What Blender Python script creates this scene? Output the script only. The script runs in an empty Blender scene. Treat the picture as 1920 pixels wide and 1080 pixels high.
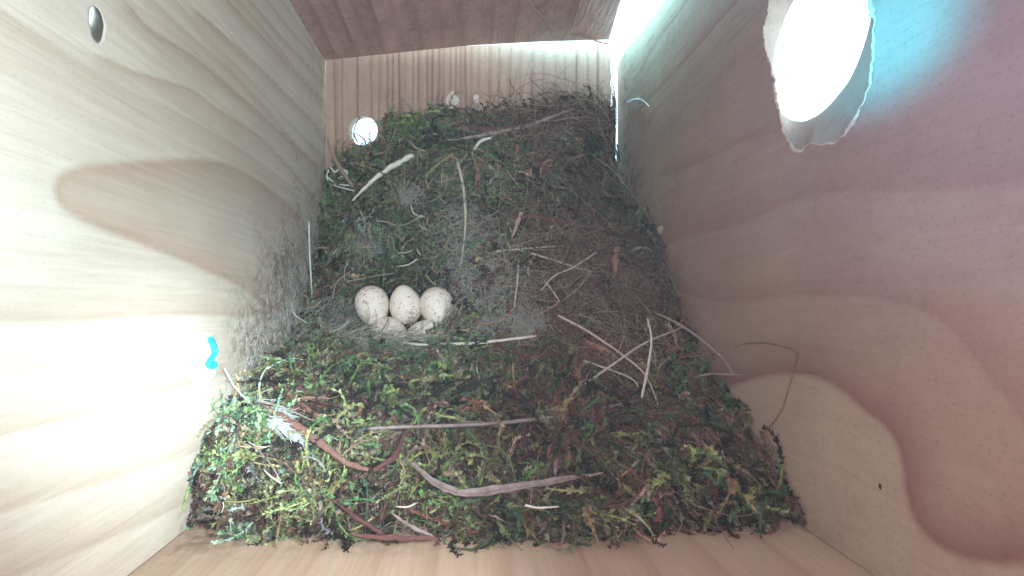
import bpy, math, random
import numpy as np
random.seed(7); RNG = np.random.default_rng(11)

# ------------------------------------------------------------------ camera, world, light
SC = bpy.context.scene
COL = SC.collection
F, CX, CY, H = 955.0, 885.0, 570.0, 230.0      # focal length in px, axis in the picture, lens height over the floor (mm)
MM = 0.001
HAZE = 0.085

cam = bpy.data.cameras.new('camera')
cam.sensor_width = 36.0
cam.lens = F / 1920 * 36.0
cam.shift_x = (960 - CX) / 1920
cam.shift_y = (CY - 540) / 1920
cam.clip_start = 0.002; cam.clip_end = 50
cam_o = bpy.data.objects.new('camera', cam); COL.objects.link(cam_o)
cam_o.location = (0, 0, H * MM)
SC.camera = cam_o

W = bpy.data.worlds.new('World'); SC.world = W; W.use_nodes = True
bg = W.node_tree.nodes['Background']
bg.inputs[0].default_value = (0.62, 0.90, 1.0, 1); bg.inputs[1].default_value = 2.4

SC.view_settings.view_transform = 'Standard'; SC.view_settings.look = 'None'
SC.view_settings.exposure = 0.0; SC.view_settings.gamma = 1
SC.cycles.max_bounces = 10; SC.cycles.diffuse_bounces = 7; SC.cycles.glossy_bounces = 3
SC.cycles.use_denoising = True
SC.cycles.sample_clamp_indirect = 6.0
SC.cycles.use_adaptive_sampling = True

def V(X, Y, d): return ((X) * MM, (Y) * MM, (H - d) * MM)

def lamp(name, kind, loc, target, power, color, **kw):
    l = bpy.data.lights.new(name, kind); l.energy = power; l.color = color
    for k, v in kw.items(): setattr(l, k, v)
    o = bpy.data.objects.new(name, l); COL.objects.link(o)
    o.location = loc
    from mathutils import Vector
    o.rotation_euler = (Vector(target) - Vector(loc)).to_track_quat('-Z', 'Y').to_euler()
    return o
# daylight beam that comes in by the entrance hole and lands on the left board
lamp('daylight_beam', 'SPOT', V(255, 140, 100), V(-66, -14, 109), 1.0, (0.95, 1.0, 1.0), shadow_soft_size=0.034, spot_size=math.radians(30), spot_blend=0.6)
# daylight outside the open corner and the slit under the far board
lamp('outer_daylight', 'AREA', V(44, 150, 195), V(66, 98, 215), 0.9, (0.35, 0.9, 1.0), shape='RECTANGLE', size=0.02, size_y=0.06)
lamp('outer_daylight', 'AREA', V(15, 150, 226), V(15, 100, 230), 0.14, (0.85, 1.0, 1.0), shape='RECTANGLE', size=0.13, size_y=0.02)
# spots added beside the lens, no real lamps, to brighten and tint the boards
lamp('added_spot', 'SPOT', V(12, -12, 2), V(-66, -15, 118), 1.45, (0.78, 0.96, 1.0), shadow_soft_size=0.010, spot_size=math.radians(27), spot_blend=1.0)
lamp('added_spot', 'SPOT', V(12, -12, 2), V(-66, -36, 128), 0.45, (0.74, 0.95, 1.0), shadow_soft_size=0.010, spot_size=math.radians(40), spot_blend=1.0)
lamp('added_spot', 'SPOT', V(12, 0, 2), V(-66, 38, 125), 0.85, (0.68, 0.92, 0.97), shadow_soft_size=0.008, spot_size=math.radians(80), spot_blend=0.5)
lamp('added_spot', 'SPOT', V(-20, 20, 2), V(66, 52, 54), 0.30, (0.12, 0.26, 1.0), shadow_soft_size=0.006, spot_size=math.radians(75), spot_blend=1.0)  # added blue wash over the upper right board
lamp('added_spot', 'SPOT', V(-6, 20, 2), V(66, 43, 83), 2.6, (0.0, 0.66, 1.0), shadow_soft_size=0.004, spot_size=math.radians(14), spot_blend=1.0)  # added cyan glow imitating lens bloom beside the entrance hole
lamp('added_spot', 'SPOT', V(-10, -10, 2), V(22, 116, 185), 0.36, (0.95, 0.93, 1.0), shadow_soft_size=0.006, spot_size=math.radians(40), spot_blend=1.0)
lamp('added_spot', 'SPOT', V(20, 10, 2), V(-34, -52, 104), 0.85, (0.85, 0.98, 1.0), shadow_soft_size=0.008, spot_size=math.radians(46), spot_blend=1.0)
lamp('added_spot', 'SPOT', V(-10, 0, 2), V(-66, 0, 66), 0.10, (0.35, 0.9, 1.0), shadow_soft_size=0.008, spot_size=math.radians(60), spot_blend=1.0)
lamp('added_spot', 'SPOT', V(10, -10, 2), V(-60, 104, 225), 0.5, (0.8, 0.98, 1.0), shadow_soft_size=0.008, spot_size=math.radians(20), spot_blend=1.0)
# soft fill added under the roof, not a lamp of the box
lamp('roof_fill', 'AREA', V(0, 0, -8), V(-12, 10, 230), 0.10, (1.0, 0.88, 0.94), shape='DISK', size=0.05)

# ------------------------------------------------------------------ helpers
def ip(px, py, d):                       # where the line of sight through a photo point is at depth d (mm)
    return np.array([(px - CX) * d / F, (CY - py) * d / F, d], float)
def S(P):                                # (X, Y, depth) mm -> scene metres
    P = np.asarray(P, float); Q = P.copy(); Q[..., 2] = H - P[..., 2]; return Q * MM

_lat = RNG.random((64, 64, 64)).astype(np.float32)
def noise3(P, s):
    Q = np.asarray(P, float) * s + 100.0
    I = np.floor(Q).astype(int); f = Q - I; f = f * f * (3 - 2 * f)
    r = 0
    for a in (0, 1):
        for b in (0, 1):
            for c in (0, 1):
                w = (f[..., 0] if a else 1 - f[..., 0]) * (f[..., 1] if b else 1 - f[..., 1]) * (f[..., 2] if c else 1 - f[..., 2])
                r = r + w * _lat[(I[..., 0] + a) % 64, (I[..., 1] + b) % 64, (I[..., 2] + c) % 64]
    return r * 2 - 1
def fbm(P, s, o=3):
    return sum(noise3(np.asarray(P) + 17.3 * k, s * 2 ** k) / 2 ** k for k in range(o))

def make_mesh(name, verts, faces, mat, parent=None, smooth=True, attrs=None, cols=None):
    """faces: an (n,3) or (n,4) array, or a list of such arrays"""
    if not isinstance(faces, (list, tuple)): faces = [faces]
    me = bpy.data.meshes.new(name)
    verts = np.ascontiguousarray(verts, dtype=np.float32)
    me.vertices.add(len(verts)); me.vertices.foreach_set('co', verts.ravel())
    idx = np.concatenate([np.asarray(f).ravel() for f in faces]).astype(np.int32)
    sizes = np.concatenate([np.full(len(f), np.asarray(f).shape[1]) for f in faces]).astype(np.int32)
    starts = np.concatenate([[0], np.cumsum(sizes)[:-1]]).astype(np.int32)
    me.loops.add(len(idx)); me.loops.foreach_set('vertex_index', idx)
    me.polygons.add(len(sizes)); me.polygons.foreach_set('loop_start', starts); me.polygons.foreach_set('loop_total', sizes)
    me.polygons.foreach_set('use_smooth', np.full(len(sizes), smooth, dtype=bool))
    me.update(calc_edges=True)
    for k, a in (attrs or {}).items():
        at = me.attributes.new(k, 'FLOAT', 'POINT'); at.data.foreach_set('value', np.ascontiguousarray(a, dtype=np.float32).ravel())
    if cols is not None:
        at = me.attributes.new('tint', 'FLOAT_COLOR', 'POINT')
        c4 = np.ones((len(verts), 4), np.float32); c4[:, :3] = cols; at.data.foreach_set('color', c4.ravel())
    if mat: me.materials.append(mat)
    o = bpy.data.objects.new(name, me); COL.objects.link(o)
    if parent: o.parent = parent
    return o

def empty(name, loc=(0, 0, 0)):
    o = bpy.data.objects.new(name, None); COL.objects.link(o); o.location = loc; o.empty_display_size = 0.01
    return o
def tag(o, label, cat, group=None, kind=None):
    o['label'] = label
    if cat: o['category'] = cat
    if group: o['group'] = group
    if kind: o['kind'] = kind
    return o
def adopt(child, parent):                # parent without moving it
    child.parent = parent
    child.location = tuple(a - b for a, b in zip(child.location, parent.location))

# ------------------------------------------------------------------ materials
def new_mat(name):
    m = bpy.data.materials.new(name); m.use_nodes = True
    nt = m.node_tree; b = nt.nodes['Principled BSDF']
    return m, nt, b
def N(nt, t, **kw):
    n = nt.nodes.new(t)
    for k, v in kw.items(): setattr(n, k, v)
    return n
def mixc(nt, fac, a, b, blend='MIX'):
    n = N(nt, 'ShaderNodeMix', data_type='RGBA', blend_type=blend)
    for i, v in ((0, fac), (6, a), (7, b)):
        if isinstance(v, bpy.types.NodeSocket): nt.links.new(v, n.inputs[i])
        elif isinstance(v, tuple): n.inputs[i].default_value = (*v, 1) if len(v) == 3 else v
        else: n.inputs[i].default_value = v
    return n.outputs[2]
def ramp(nt, src, p0, p1, lo=0.0, hi=1.0):
    n = N(nt, 'ShaderNodeMapRange'); nt.links.new(src, n.inputs[0])
    n.inputs[1].default_value = p0; n.inputs[2].default_value = p1; n.inputs[3].default_value = lo; n.inputs[4].default_value = hi
    return n.outputs[0]
def tex(nt, scale, stretch=(1, 1, 1), detail=4, rough=0.6):
    tc = N(nt, 'ShaderNodeTexCoord'); mp = N(nt, 'ShaderNodeMapping'); mp.inputs['Scale'].default_value = stretch
    nt.links.new(tc.outputs['Object'], mp.inputs[0])
    n = N(nt, 'ShaderNodeTexNoise'); n.inputs['Scale'].default_value = scale; n.inputs['Detail'].default_value = detail; n.inputs['Roughness'].default_value = rough
    nt.links.new(mp.outputs[0], n.inputs['Vector'])
    return n.outputs[0]

def wood(name, pale, dark, stretch, rough=0.62, bump=0.25, saw=None, sawn=0.0, speck=0.12, dirt=(0.10, 0.075, 0.06), spec=0.35, fibre=0.28):
    """pine: attribute 'ring' (0 pale early wood .. 1 dark late wood), 'dirt' soiling; stretch runs the fibres along the grain"""
    m, nt, b = new_mat(name)
    r = N(nt, 'ShaderNodeAttribute', attribute_name='ring').outputs['Fac']
    dd = N(nt, 'ShaderNodeAttribute', attribute_name='dirt').outputs['Fac']
    fib = tex(nt, 900, stretch, 5, 0.65)
    blot = tex(nt, 38, (1, 1, 1), 3, 0.5)
    fine = tex(nt, 1500, (1, 1, 1), 2, 0.5)
    c = mixc(nt, r, pale, dark)
    c = mixc(nt, ramp(nt, fib, 0.3, 0.7, 0.0, fibre), c, tuple(0.62 * x for x in dark))
    c = mixc(nt, ramp(nt, blot, 0.35, 0.7, 0.0, 0.22), c, dark)
    c = mixc(nt, ramp(nt, fine, 0.56, 0.72, 0.0, speck), c, (0.12, 0.07, 0.05))
    pits = tex(nt, 420, (1, 1, 1), 4, 0.6)
    dm = N(nt, 'ShaderNodeMath', operation='MULTIPLY'); nt.links.new(dd, dm.inputs[0]); nt.links.new(ramp(nt, pits, 0.40, 0.60, 0.15, 1.0), dm.inputs[1])
    c = mixc(nt, dm.outputs[0], c, dirt)
    nt.links.new(c, b.inputs['Base Color'])
    b.inputs['Roughness'].default_value = rough; b.inputs['Specular IOR Level'].default_value = spec
    hsum = N(nt, 'ShaderNodeMath', operation='MULTIPLY_ADD'); nt.links.new(r, hsum.inputs[0]); hsum.inputs[1].default_value = 0.6; nt.links.new(fib, hsum.inputs[2])
    h = hsum.outputs[0]
    if saw:
        s = tex(nt, 1000, saw, 3, 0.6)
        a = N(nt, 'ShaderNodeMath', operation='MULTIPLY_ADD'); nt.links.new(s, a.inputs[0]); a.inputs[1].default_value = sawn; nt.links.new(h, a.inputs[2]); h = a.outputs[0]
    bp = N(nt, 'ShaderNodeBump'); bp.inputs['Strength'].default_value = bump; bp.inputs['Distance'].default_value = 0.0006
    nt.links.new(h, bp.inputs['Height']); nt.links.new(bp.outputs[0], b.inputs['Normal'])
    return m

def tint_mat(name, rough=0.75, spec=0.2, vary=0.25, sub=0.0):
    m, nt, b = new_mat(name)
    a = N(nt, 'ShaderNodeAttribute', attribute_name='tint').outputs['Color']
    n = tex(nt, 900, (1, 1, 1), 3, 0.6)
    c = mixc(nt, ramp(nt, n, 0.35, 0.7, 0.0, vary), a, (0.03, 0.02, 0.012))
    nt.links.new(c, b.inputs['Base Color'])
    b.inputs['Roughness'].default_value = rough; b.inputs['Specular IOR Level'].default_value = spec
    return m

def stem_mat(name, base, dark, rough=0.6, spec=0.3, sc=450, amt=0.45):
    m, nt, b = new_mat(name)
    n = tex(nt, sc, (1, 1, 1), 5, 0.7)
    c = mixc(nt, ramp(nt, n, 0.4, 0.68, 0, amt), base, dark)
    nt.links.new(c, b.inputs['Base Color']); b.inputs['Roughness'].default_value = rough; b.inputs['Specular IOR Level'].default_value = spec
    bp = N(nt, 'ShaderNodeBump'); bp.inputs['Strength'].default_value = 0.5; bp.inputs['Distance'].default_value = 0.0003
    nt.links.new(n, bp.inputs['Height']); nt.links.new(bp.outputs[0], b.inputs['Normal'])
    return m

# ------------------------------------------------------------------ nest surface (depth below the lens over X, Y)
CTRL = [(620,330,231),(590,480,214),(548,640,180),(470,735,150),(410,820,130),(388,955,123),(420,880,122),
 (1150,300,229),(1180,390,205),(1230,450,184),(1265,560,168),(1300,650,153),(1350,730,138),(1400,800,124),(1475,960,107),
 (480,985,116),(560,1000,112),(750,1013,108),(1000,1028,104),(1230,1043,101),(1400,1010,102),
 (640,275,230),(700,290,225),(780,240,224),(900,245,224),(1000,230,222),(1100,215,220),(1140,200,226),
 (700,330,214),(800,330,210),(900,320,208),(1060,300,206),(760,420,205),(680,430,209),(860,420,200),(950,420,192),(1100,420,186),(1050,350,200),
 (760,500,200),(680,500,202),(850,500,194),(930,500,180),(1050,530,166),(1180,530,166),
 (700,580,199),(760,580,200),(820,580,198),(740,612,197),(790,612,196),(640,580,194),(890,560,182),(870,610,176),(620,640,180),
 (735,650,173),(800,650,171),(680,650,174),(900,645,166),(1000,640,156),(1130,640,152),(1230,650,151),
 (600,730,148),(750,740,146),(900,740,145),(1050,740,141),(1200,740,139),
 (520,830,130),(700,830,130),(850,830,130),(1000,830,126),(1150,830,124),(1300,830,123),
 (500,920,119),(700,920,116),(900,920,114),(1100,920,111),(1300,930,109)]
_c = np.array([ip(*c) for c in CTRL])
def _phi(r2): return 0.5 * r2 * np.log(r2 + 1e-9)
def _tps_fit(xy, z, lam=30.0):
    n = len(xy); r2 = ((xy[:, None] - xy[None]) ** 2).sum(-1)
    A = np.zeros((n + 3, n + 3)); A[:n, :n] = _phi(r2) + lam * np.eye(n)
    A[:n, n] = 1; A[:n, n + 1:] = xy; A[n, :n] = 1; A[n + 1:, :n] = xy.T
    return np.linalg.solve(A, np.concatenate([z, [0, 0, 0]]))
_w = _tps_fit(_c[:, :2], _c[:, 2])
_gx = np.linspace(-75, 75, 301); _gy = np.linspace(-62, 100, 325)
_GX, _GY = np.meshgrid(_gx, _gy)
_flat = np.stack([_GX.ravel(), _GY.ravel()], 1)
_G = np.zeros(len(_flat))
for s in range(0, len(_flat), 20000):
    q = _flat[s:s + 20000]; r2 = ((q[:, None] - _c[None, :, :2]) ** 2).sum(-1)
    _G[s:s + 20000] = _phi(r2) @ _w[:len(_c)] + _w[len(_c)] + q @ _w[len(_c) + 1:]
_G = _G.reshape(_GX.shape)
def surf(X, Y):
    X = np.asarray(X, float); Y = np.asarray(Y, float)
    u = np.clip((X + 75) / 0.5, 0, 299.99); v = np.clip((Y + 62) / 0.5, 0, 323.99)
    i = v.astype(int); j = u.astype(int); fu = u - j; fv = v - i
    return (_G[i, j] * (1 - fu) + _G[i, j + 1] * fu) * (1 - fv) + (_G[i + 1, j] * (1 - fu) + _G[i + 1, j + 1] * fu) * fv
def hit(px, py, lift=0.0):
    """point on the nest seen at a photo point, raised by lift mm"""
    ds = np.arange(95, 240, 0.5)
    X = (px - CX) * ds / F; Y = (CY - py) * ds / F
    k = np.argmax(ds >= surf(X, Y))
    if ds[k] < surf(X[k], Y[k]): k = len(ds) - 1
    return ip(px, py, ds[k] - lift)

# ------------------------------------------------------------------ wood figure
def seg_dist(P, A, B):
    AB = B - A; t = np.clip(((P - A) @ AB) / (AB @ AB + 1e-9), 0, 1)
    Q = P - (A + t[:, None] * AB); s = AB[0] * (P[:, 1] - A[1]) - AB[1] * (P[:, 0] - A[0])
    return np.hypot(Q[:, 0], Q[:, 1]), np.sign(s)
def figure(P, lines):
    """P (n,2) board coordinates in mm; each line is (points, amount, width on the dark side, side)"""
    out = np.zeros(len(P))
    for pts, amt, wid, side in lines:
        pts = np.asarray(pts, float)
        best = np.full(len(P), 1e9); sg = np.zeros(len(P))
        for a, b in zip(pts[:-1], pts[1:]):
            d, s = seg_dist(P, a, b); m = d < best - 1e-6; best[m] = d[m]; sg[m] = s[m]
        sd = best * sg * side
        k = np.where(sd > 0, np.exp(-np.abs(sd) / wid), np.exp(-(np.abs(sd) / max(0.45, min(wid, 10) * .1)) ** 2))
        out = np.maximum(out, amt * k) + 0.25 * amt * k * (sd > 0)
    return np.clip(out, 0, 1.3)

def side_pts(pix, X):                     # photo points -> (depth, Y) on the board at X
    r = []; pix = np.asarray(pix, float)
    pp = np.concatenate([[2 * pix[0] - pix[1]], pix, [2 * pix[-1] - pix[-2]]]); fine = []
    for k in range(len(pix) - 1):
        p0, p1, p2, p3 = pp[k:k + 4]
        for f in (0, .2, .4, .6, .8): fine.append(.5 * ((2 * p1) + (-p0 + p2) * f + (2 * p0 - 5 * p1 + 4 * p2 - p3) * f * f + (-p0 + 3 * p1 - 3 * p2 + p3) * f ** 3))
    fine.append(pix[-1])
    for px, py in fine:
        d = F * X / (px - CX); r.append((d, (CY - py) * d / F))
    return r
def straight(y0, n0, d0=20, d1=240, amp=0.8):
    ph = random.random() * 6
    return [(d, y0 + amp * math.sin(ph + d / 40) + n0 * (d - 130) / 100) for d in np.linspace(d0, d1, 8)]

# ------------------------------------------------------------------ boards
def perimeter(poly, c, ang):
    """points where rays from c at the given angles leave the polygon"""
    poly = np.asarray(poly, float); out = []
    for a in ang:
        dx, dy = math.cos(a), math.sin(a); best = None
        for p, q in zip(poly, np.roll(poly, -1, 0)):
            e = q - p; den = dx * e[1] - dy * e[0]
            if abs(den) < 1e-12: continue
            t = ((p[0] - c[0]) * e[1] - (p[1] - c[1]) * e[0]) / den
            u = ((p[0] - c[0]) * dy - (p[1] - c[1]) * dx) / den
            if t > 0 and -1e-6 <= u <= 1 + 1e-6 and (best is None or t < best): best = t
        out.append((c[0] + dx * best, c[1] + dy * best))
    return np.array(out)

def board(name, poly, to3, thick, mat, parent, lines=None, dirtf=None, hole=None, outer_hole=None, K=110, Nn=420, warp=None, bulge=0.25):
    """a sawn board: inner face from poly (2-D board coordinates) with an optional hole, loft of closed rings"""
    if hole is None:
        c = np.mean(np.asarray(poly), 0); ang = np.linspace(0, 2 * math.pi, Nn, endpoint=False)
        hin = np.stack([c[0] + 0.02 * np.cos(ang), c[1] + 0.02 * np.sin(ang)], 1); hout = hin.copy()
    else:
        hin, hout = hole, outer_hole; c = hin.mean(0); Nn = len(hin)
        ang = np.arctan2(hin[:, 1] - c[1], hin[:, 0] - c[0])
    for p in poly:                        # snap one ray to each corner
        if len(poly) > 12: break
        a = math.atan2(p[1] - c[1], p[0] - c[0]); k = int(np.argmin(np.abs((ang - a + math.pi) % (2 * math.pi) - math.pi))); ang[k] = a
    per = perimeter(poly, c, ang)
    rings = []; off = []
    t = np.linspace(0, 1, K) ** 1.0
    for s in t: rings.append(hin + (per - hin) * s); off.append(0.0)
    ninner = K
    rings.append(per); off.append(thick * 0.5); rings.append(per); off.append(thick)
    for s in (0.5,): rings.append(hout + (per - hout) * s); off.append(thick)
    rings.append(hout); off.append(thick)
    if hole is not None:
        for s in (0.25, 0.5, 0.75):
            rings.append(hout + (hin - hout) * s); off.append(thick * (1 - s))
    R = np.array(rings); M = len(R)
    P2 = R.reshape(-1, 2); o = np.repeat(off, Nn)
    P3 = to3(P2, o)
    v = S(P3)
    i = np.arange(M)[:, None]; j = np.arange(Nn)[None]
    a = (i * Nn + j); b_ = (i * Nn + (j + 1) % Nn); c_ = (((i + 1) % M) * Nn + (j + 1) % Nn); d_ = (((i + 1) % M) * Nn + j)
    if hole is None: sl = slice(0, M - 1)
    else: sl = slice(0, M)
    fc = np.stack([a, b_, c_, d_], -1)[sl].reshape(-1, 4)
    ring = figure(P2, lines or []) + 0.0
    dirt = dirtf(P2, o) if dirtf else np.zeros(len(P2))
    ob = make_mesh(name, v, fc, mat, parent, smooth=False, attrs={'ring': ring, 'dirt': np.clip(dirt, 0, 1)})
    # smooth only the inner face
    sm = np.zeros(len(fc), bool); sm[:(ninner - 1) * Nn] = True
    ob.data.polygons.foreach_set('use_smooth', sm)
    return ob

XL, XR = -66.0, 66.0
BOX = empty('nest_box', V(0, 30, 230)); tag(BOX, 'pale pine nest box seen from inside, bright round entrance hole in the right board', 'nest box')

def put(o):                               # mesh data are in scene coordinates; the box empty stands on its floor
    o.location = tuple(-c for c in BOX.location); return o

# left board
Lpix = lambda p: side_pts(p, XL)
left_lines = [
 (Lpix([(250,20),(274,48),(320,80),(370,111),(444,174),(518,240),(592,307)]), .62, 3.0, 1),
 (Lpix([(200,110),(259,137),(355,167),(400,200),(481,252),(555,326),(590,370)]), .55, 3.0, 1),
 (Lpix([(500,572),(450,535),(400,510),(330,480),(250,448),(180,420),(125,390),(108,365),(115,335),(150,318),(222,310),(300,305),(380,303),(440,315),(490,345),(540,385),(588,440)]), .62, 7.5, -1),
 (Lpix([(-200,608),(0,603),(150,600),(250,590),(350,588),(430,590),(530,600)]), .45, 4.5, -1),
 (Lpix([(-200,870),(0,815),(100,790),(200,762),(270,742),(350,722),(430,700)]), .45, 4.0, -1),
 (Lpix([(-200,1010),(0,960),(200,900),(300,870),(400,830)]), .40, 4.0, -1),
 (Lpix([(-200,1180),(0,1090),(200,1010),(300,965),(400,920)]), .38, 4.0, -1),
 (Lpix([(418,-10),(480,56),(560,140),(611,193)]), .60, 2.2, 1),
 (Lpix([(370,22),(430,75),(500,140),(567,207),(600,240)]), .62, 2.6, 1),
 (Lpix([(460,-10),(520,60),(575,120),(612,160)]), .5, 1.6, 1),
 (Lpix([(320,-10),(400,80),(480,160),(550,236),(600,285)]), .42, 2.0, 1),
 (Lpix([(495,-10),(540,50),(590,105)]), .4, 1.2, 1),
 (Lpix([(278,-10),(350,60),(430,130),(520,228),(596,318)]), .5, 2.4, 1),
 (Lpix([(230,-10),(300,42),(380,108),(460,190),(560,300)]), .3, 2.0, 1),
 (Lpix([(-100,-60),(60,60),(200,150),(330,210),(450,280),(540,345)]), .35, 5.0, 1),
 (Lpix([(440,-10),(500,60),(570,150),(608,205)]), .5, 1.5, 1),
 (Lpix([(520,-10),(560,45),(600,112)]), .35, 1.0, 1),
 (Lpix([(-200,700),(0,690),(200,672),(300,662),(420,648)]), .2, 3.0, -1),
]
side_poly = [(-14, -60), (244, -60), (244, 120), (-14, 120)]
def left3(P, o): return np.stack([XL - o + 0.0 * o, P[:, 1], P[:, 0]], 1)
def left_dirt(P, o):
    # droppings and dust rubbed in above the moss
    d, y = P[:, 0], P[:, 1]
    q = np.stack([d, y, o], 1)
    e = np.exp(-(((d - 170) / 24) ** 2 + ((y - 3) / 20) ** 2)) * 1.1 + np.exp(-(((d - 155) / 16) ** 2 + ((y + 14) / 12) ** 2)) * .8
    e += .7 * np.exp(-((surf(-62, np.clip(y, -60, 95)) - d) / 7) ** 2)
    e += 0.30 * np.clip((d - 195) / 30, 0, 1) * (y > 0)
    return e * np.clip(0.75 + 0.9 * fbm(q, 0.12), 0, 1.3)
def loop(cx, cy, rx, ry, n, jag=0.0, fr=0.25, seed=0, rot=0.0):
    a = np.linspace(0, 2 * math.pi, n, endpoint=False)
    p = np.stack([cx + rx * np.cos(a), cy + ry * np.sin(a), np.full(n, seed * 9.0)], 1)
    k = 1 + jag * fbm(p, fr, 4)
    return np.stack([cx + rx * np.cos(a) * k, cy + ry * np.sin(a) * k], 1)
vent_in = loop(89.5, 49.2, 1.7, 3.0, 900, .1, .5, 3); vent_out = loop(104.5, 61, 3.0, 3.8, 900, .05, .5, 4)
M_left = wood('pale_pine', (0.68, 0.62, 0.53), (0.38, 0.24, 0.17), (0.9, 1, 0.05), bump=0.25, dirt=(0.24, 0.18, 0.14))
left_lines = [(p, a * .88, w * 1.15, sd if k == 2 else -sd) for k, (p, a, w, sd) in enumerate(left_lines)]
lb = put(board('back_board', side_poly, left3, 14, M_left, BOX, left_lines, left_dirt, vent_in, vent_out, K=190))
lb['label'] = 'pale left board with a tongue-shaped grain figure and a bright patch of light'

# right board with the entrance hole
Rpix = lambda p: side_pts(p, XR)
right_lines = [
 (Rpix([(1242,461),(1295,438),(1371,423),(1428,402),(1474,379),(1528,362),(1620,354),(1760,352),(2000,330)]), .30, 11, 1),
 (Rpix([(1268,540),(1314,559),(1363,565),(1428,559),(1485,552),(1580,552),(1655,559),(1720,575),(1775,605),(1826,666),(1900,760),(2000,900)]), .36, 9, 1),
 (Rpix([(1300,745),(1340,730),(1390,715),(1443,700),(1500,698),(1541,707),(1587,734),(1629,772),(1667,802),(1692,850),(1705,930),(1730,990),(1790,1035),(1860,1050),(2000,1054)]), .62, 7.5, 1),
 (Rpix([(1300,745),(1340,730),(1390,715),(1443,700),(1500,698),(1541,707),(1587,734),(1629,772),(1667,802),(1692,850),(1705,930),(1730,990),(1790,1035),(1860,1050),(2000,1054)]), .30, 60, 1),
 (Rpix([(1300,640),(1345,655),(1420,645),(1500,655),(1580,675),(1680,730),(1760,800),(1830,880),(1960,960)]), .2, 7, 1),
 (Rpix([(1240,330),(1320,300),(1400,262),(1480,240)]), .3, 4, 1),
 (Rpix([(1200,205),(1260,140),(1330,60),(1400,-20)]), .4, 3, 1),
 (Rpix([(1190,150),(1230,80),(1290,0)]), .4, 2, 1),
]
for k in range(5): right_lines.append((straight(62 + k * 9, 0.5), .16, 6, 1))
ent_out = loop(110, 56, 15.6, 15.6, 900, .012, .2, 1)
a_ = np.linspace(0, 2 * math.pi, 900, endpoint=False)
# the pecked inner rim, traced (depth, Y): ragged low on the far side
rim_pix = [(1640,100),(1636,150),(1617,198),(1604,225),(1585,250),(1560,270),(1535,272),(1520,268),(1505,281),(1490,282),(1476,262),(1468,235),(1462,205),(1454,180),(1455,150),(1446,120),(1436,85),(1432,50),(1440,25),(1444,-10),(1455,-60),(1480,-95),(1520,-120),(1570,-100),(1615,-40),(1634,30)]
rp = np.array([(F * XR / (x - CX), (CY - y) * (F * XR / (x - CX)) / F) for x, y in rim_pix])
rc = rp.mean(0); ra = np.arctan2(rp[:, 1] - rc[1], rp[:, 0] - rc[0]); rr = np.hypot(rp[:, 0] - rc[0], rp[:, 1] - rc[1])
od = np.argsort(ra); ra, rr = ra[od], rr[od]
ri = np.interp(a_, np.concatenate([ra, ra + 2 * math.pi]), np.concatenate([rr, rr])) if False else np.interp((a_ + math.pi) % (2 * math.pi) - math.pi, np.concatenate([[ra[-1] - 2 * math.pi], ra, [ra[0] + 2 * math.pi]]), np.concatenate([[rr[-1]], rr, [rr[0]]]))
jj = fbm(np.stack([18 * np.cos(a_), 18 * np.sin(a_), a_ * 0], 1), 0.35, 3)
ri = ri + 0.35 * jj
ent_in = np.stack([rc[0] + ri * np.cos(a_), rc[1] + ri * np.sin(a_)], 1)
def right3(P, o): return np.stack([XR + o, P[:, 1], P[:, 0]], 1)
def right_dirt(P, o):
    d, y = P[:, 0], P[:, 1]; q = np.stack([d, y, o], 1)
    hd = np.hypot(d - 99, y - 48)
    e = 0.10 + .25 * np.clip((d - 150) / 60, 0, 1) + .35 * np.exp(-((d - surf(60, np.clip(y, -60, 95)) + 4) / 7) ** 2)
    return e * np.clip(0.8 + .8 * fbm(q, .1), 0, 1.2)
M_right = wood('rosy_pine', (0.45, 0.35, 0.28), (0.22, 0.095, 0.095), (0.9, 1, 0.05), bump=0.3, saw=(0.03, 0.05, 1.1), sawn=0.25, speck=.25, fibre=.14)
rpoly = [(-14, -60), (238, -60), (238, 50), (231, 56), (231, 107.5), (226, 108.5), (215, 110.5), (205, 110.6), (195, 110.2), (186, 110.4), (160, 110.8), (120, 111), (60, 111), (20, 111), (-14, 111)]
right_lines = [(p, a, w, -sd) for p, a, w, sd in right_lines]
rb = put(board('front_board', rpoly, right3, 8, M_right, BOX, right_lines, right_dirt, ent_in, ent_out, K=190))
rb['label'] = 'rosy right board pierced by the round entrance hole'
# pale splintered lip of the pecked rim
M_lip = stem_mat('fresh_splinters', (0.62, 0.50, 0.40), (0.40, 0.26, 0.19), sc=900, amt=.5)
def tube_arrays(C, R, k=5, twist=None):
    """C (M,n,3) mm, R (M,n) mm -> verts (scene units), quads"""
    M, n, _ = C.shape
    T = np.gradient(C, axis=1); T /= np.linalg.norm(T, axis=-1, keepdims=True) + 1e-9
    ref = RNG.normal(size=(M, 1, 3)); ref = np.broadcast_to(ref, C.shape)
    U = np.cross(T, ref); U /= np.linalg.norm(U, axis=-1, keepdims=True) + 1e-9
    Vv = np.cross(T, U)
    a = np.arange(k) * 2 * math.pi / k
    P = C[:, :, None] + R[:, :, None, None] * (np.cos(a)[None, None, :, None] * U[:, :, None] + np.sin(a)[None, None, :, None] * Vv[:, :, None])
    base = (np.arange(M) * n * k)[:, None, None]
    i = np.arange(n - 1)[None, :, None]; j = np.arange(k)[None, None]
    q = np.stack([base + i * k + j, base + i * k + (j + 1) % k, base + (i + 1) * k + (j + 1) % k, base + (i + 1) * k + j], -1).reshape(-1, 4)
    return S(P.reshape(-1, 3)), q
rimC = np.stack([np.full(900, XR - 0.1), ent_in[:, 1], ent_in[:, 0]], 1); rimC = np.concatenate([rimC, rimC[:1]])
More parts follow.
